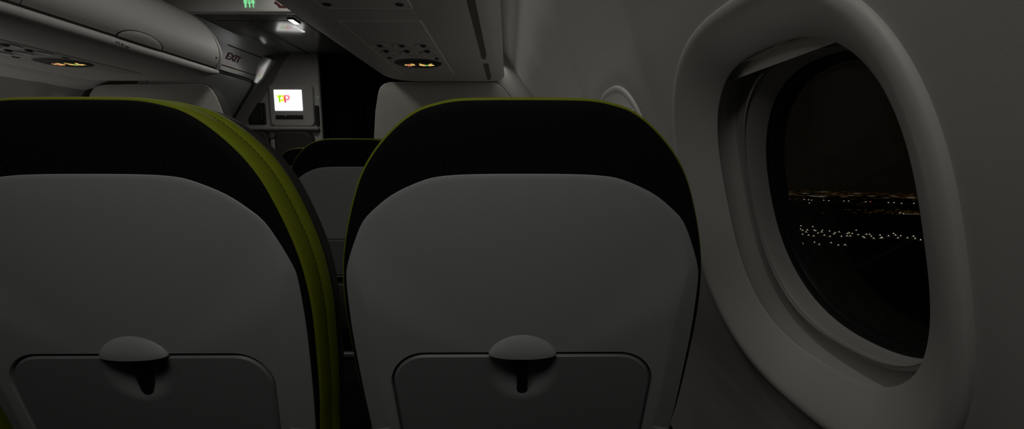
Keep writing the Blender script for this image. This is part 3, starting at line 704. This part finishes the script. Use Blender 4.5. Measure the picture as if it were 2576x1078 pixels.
near = [(2015, 567), (2014, 575), (2045, 569), (1991, 580), (2005, 584), (1996, 590), (2019, 578), (2031, 577), (2028, 582), (2019, 588), (2034, 590), (2048, 578), (2052, 579), (2058, 585), (2069, 578), (2067, 582), (2047, 592), (2074, 590), (2088, 593), (2087, 580), (2101, 584), (2098, 587), (2111, 582), (2132, 586), (2136, 584), (2144, 586), (2131, 592), (2139, 592), (2117, 593), (2154, 578), (2159, 589), (2171, 594), (2175, 596), (2180, 588), (2188, 588), (2192, 593), (2198, 598), (2214, 590), (2216, 597), (2219, 596), (2235, 592), (2248, 586), (2253, 590), (2259, 597), (2266, 592), (2283, 597), (2298, 593), (2302, 599), (2316, 602), (2019, 611), (2049, 608), (2061, 613), (2091, 609), (2109, 615), (2126, 614)]
def lamp_bm(p):
    """a lamp post with a glowing head and a glowing disc for the pool of light beneath it, about its foot"""
    bm = bmesh.new(); d = p.length; s = d/1000*1.0
    lat = Vector((p.y, -p.x, 0)).normalized()
    up = GN
    tube(bm, [-up*1.0, up*0.0], .12, 6, 1)
    rg = []
    for q in range(1, 6):
        t = PI*q/6; rg.append([lat*(.8*s*math.sin(t)*math.cos(k*PI/4))+up*(.75*s*math.cos(t))+lat.cross(up)*(.8*s*math.sin(t)*math.sin(k*PI/4)) for k in range(8)])
    loft(bm, rg, True, True, True, 0)
    w_ = rnd.uniform(1.8, 3.4)*s
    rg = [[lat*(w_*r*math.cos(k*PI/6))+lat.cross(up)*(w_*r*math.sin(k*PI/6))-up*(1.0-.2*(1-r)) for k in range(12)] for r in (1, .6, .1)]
    loft(bm, rg, True, True, True, 2)  # disc glows by itself to paint the lamp's light on the ground
    return bm
for (px, py) in near:
    p = gray(px, py)
    o = link('street_lamp', lamp_bm(p), [M['l_w'], M['rubber'], M['l_p']]); o.location = p+Vector((0, 0, E))
    tag(o, 'white street lamp in the nearer band of lights seen through the cabin window', 'street lamp', 'white street lamps outside the window')
far = bmesh.new()
def streak(px, py, wpx, hpx, mi):
    p = gray(px, py, 3)
    if p is None or p.length > 28000: return
    d = p.length; lat = Vector((p.y, -p.x, 0)).normalized(); upv = lat.cross(p.normalized()); s = d/1000
    c = p+Vector((0, 0, E)); q = p.normalized()
    a = lat*wpx*s*.5; b = upv*hpx*s*.5; n = q*wpx*s*.5
    vs_ = [far.verts.new(c+x) for x in (a, b, -a, -b, n, -n)]
    for i in range(4):
        for k in (4, 5): far.faces.new((vs_[i], vs_[(i+1) % 4], vs_[k])).material_index = mi
def hz(px): return 474.5+(px-2000)*10/300.0
for k in range(430):      # dense dim carpet of far lights just below the horizon
    px = rnd.uniform(1955, 2330); dy = 1.2+abs(rnd.gauss(0, 1))*8
    if dy > 26: continue
    streak(px, hz(px)+dy, rnd.uniform(3, 10), rnd.uniform(.5, .95), 1 if rnd.random() < .7 else 0)
for k in range(46):
    px = rnd.uniform(1960, 2310); streak(px, hz(px)+rnd.uniform(8, 16), rnd.uniform(6, 22), rnd.uniform(.6, 1.1), 2 if rnd.random() < .3 else 0)
for px, py, wd in ((2068, 495, 9), (2155, 486, 26), (2290, 497, 18), (2070, 482, 20), (2060, 494, 30), (2098, 486, 14)): streak(px, py, wd, 1.3, 2)
for px, py in ((2023, 501), (2034, 502), (2042, 503), (2072, 503), (2085, 504), (2123, 505), (2135, 505), (2178, 507), (2235, 509), (2249, 509), (2268, 511), (2299, 511), (1986, 500), (2036, 510), (2264, 535), (2273, 537)): streak(px, py, 2.6, 2.2, 4)
streak(2190, 507, 3, 2.6, 3)
for k in range(34):
    px = rnd.uniform(1960, 2310); streak(px, hz(px)+rnd.uniform(26, 38), rnd.uniform(4, 18), .8, 1)
for k in range(95):       # orange district on the right
    px = 2310-abs(rnd.gauss(0, 1))*95
    if px < 2020: continue
    streak(px, 531+(px-2200)*.02+rnd.gauss(0, 3.2), rnd.uniform(2, 7), rnd.uniform(.8, 1.6), 0 if rnd.random() < .6 else 1)
for px in range(2280, 2312, 6): streak(px, 538, 6, 1.2, 2)
o = link('city_lights', far, [M['l_o'], M['l_o2'], M['l_ww'], M['l_red'], M['l_p2']], smooth=False, kind='stuff'); tag(o, 'distant dim orange city lights spread below the horizon outside the window', 'city lights')
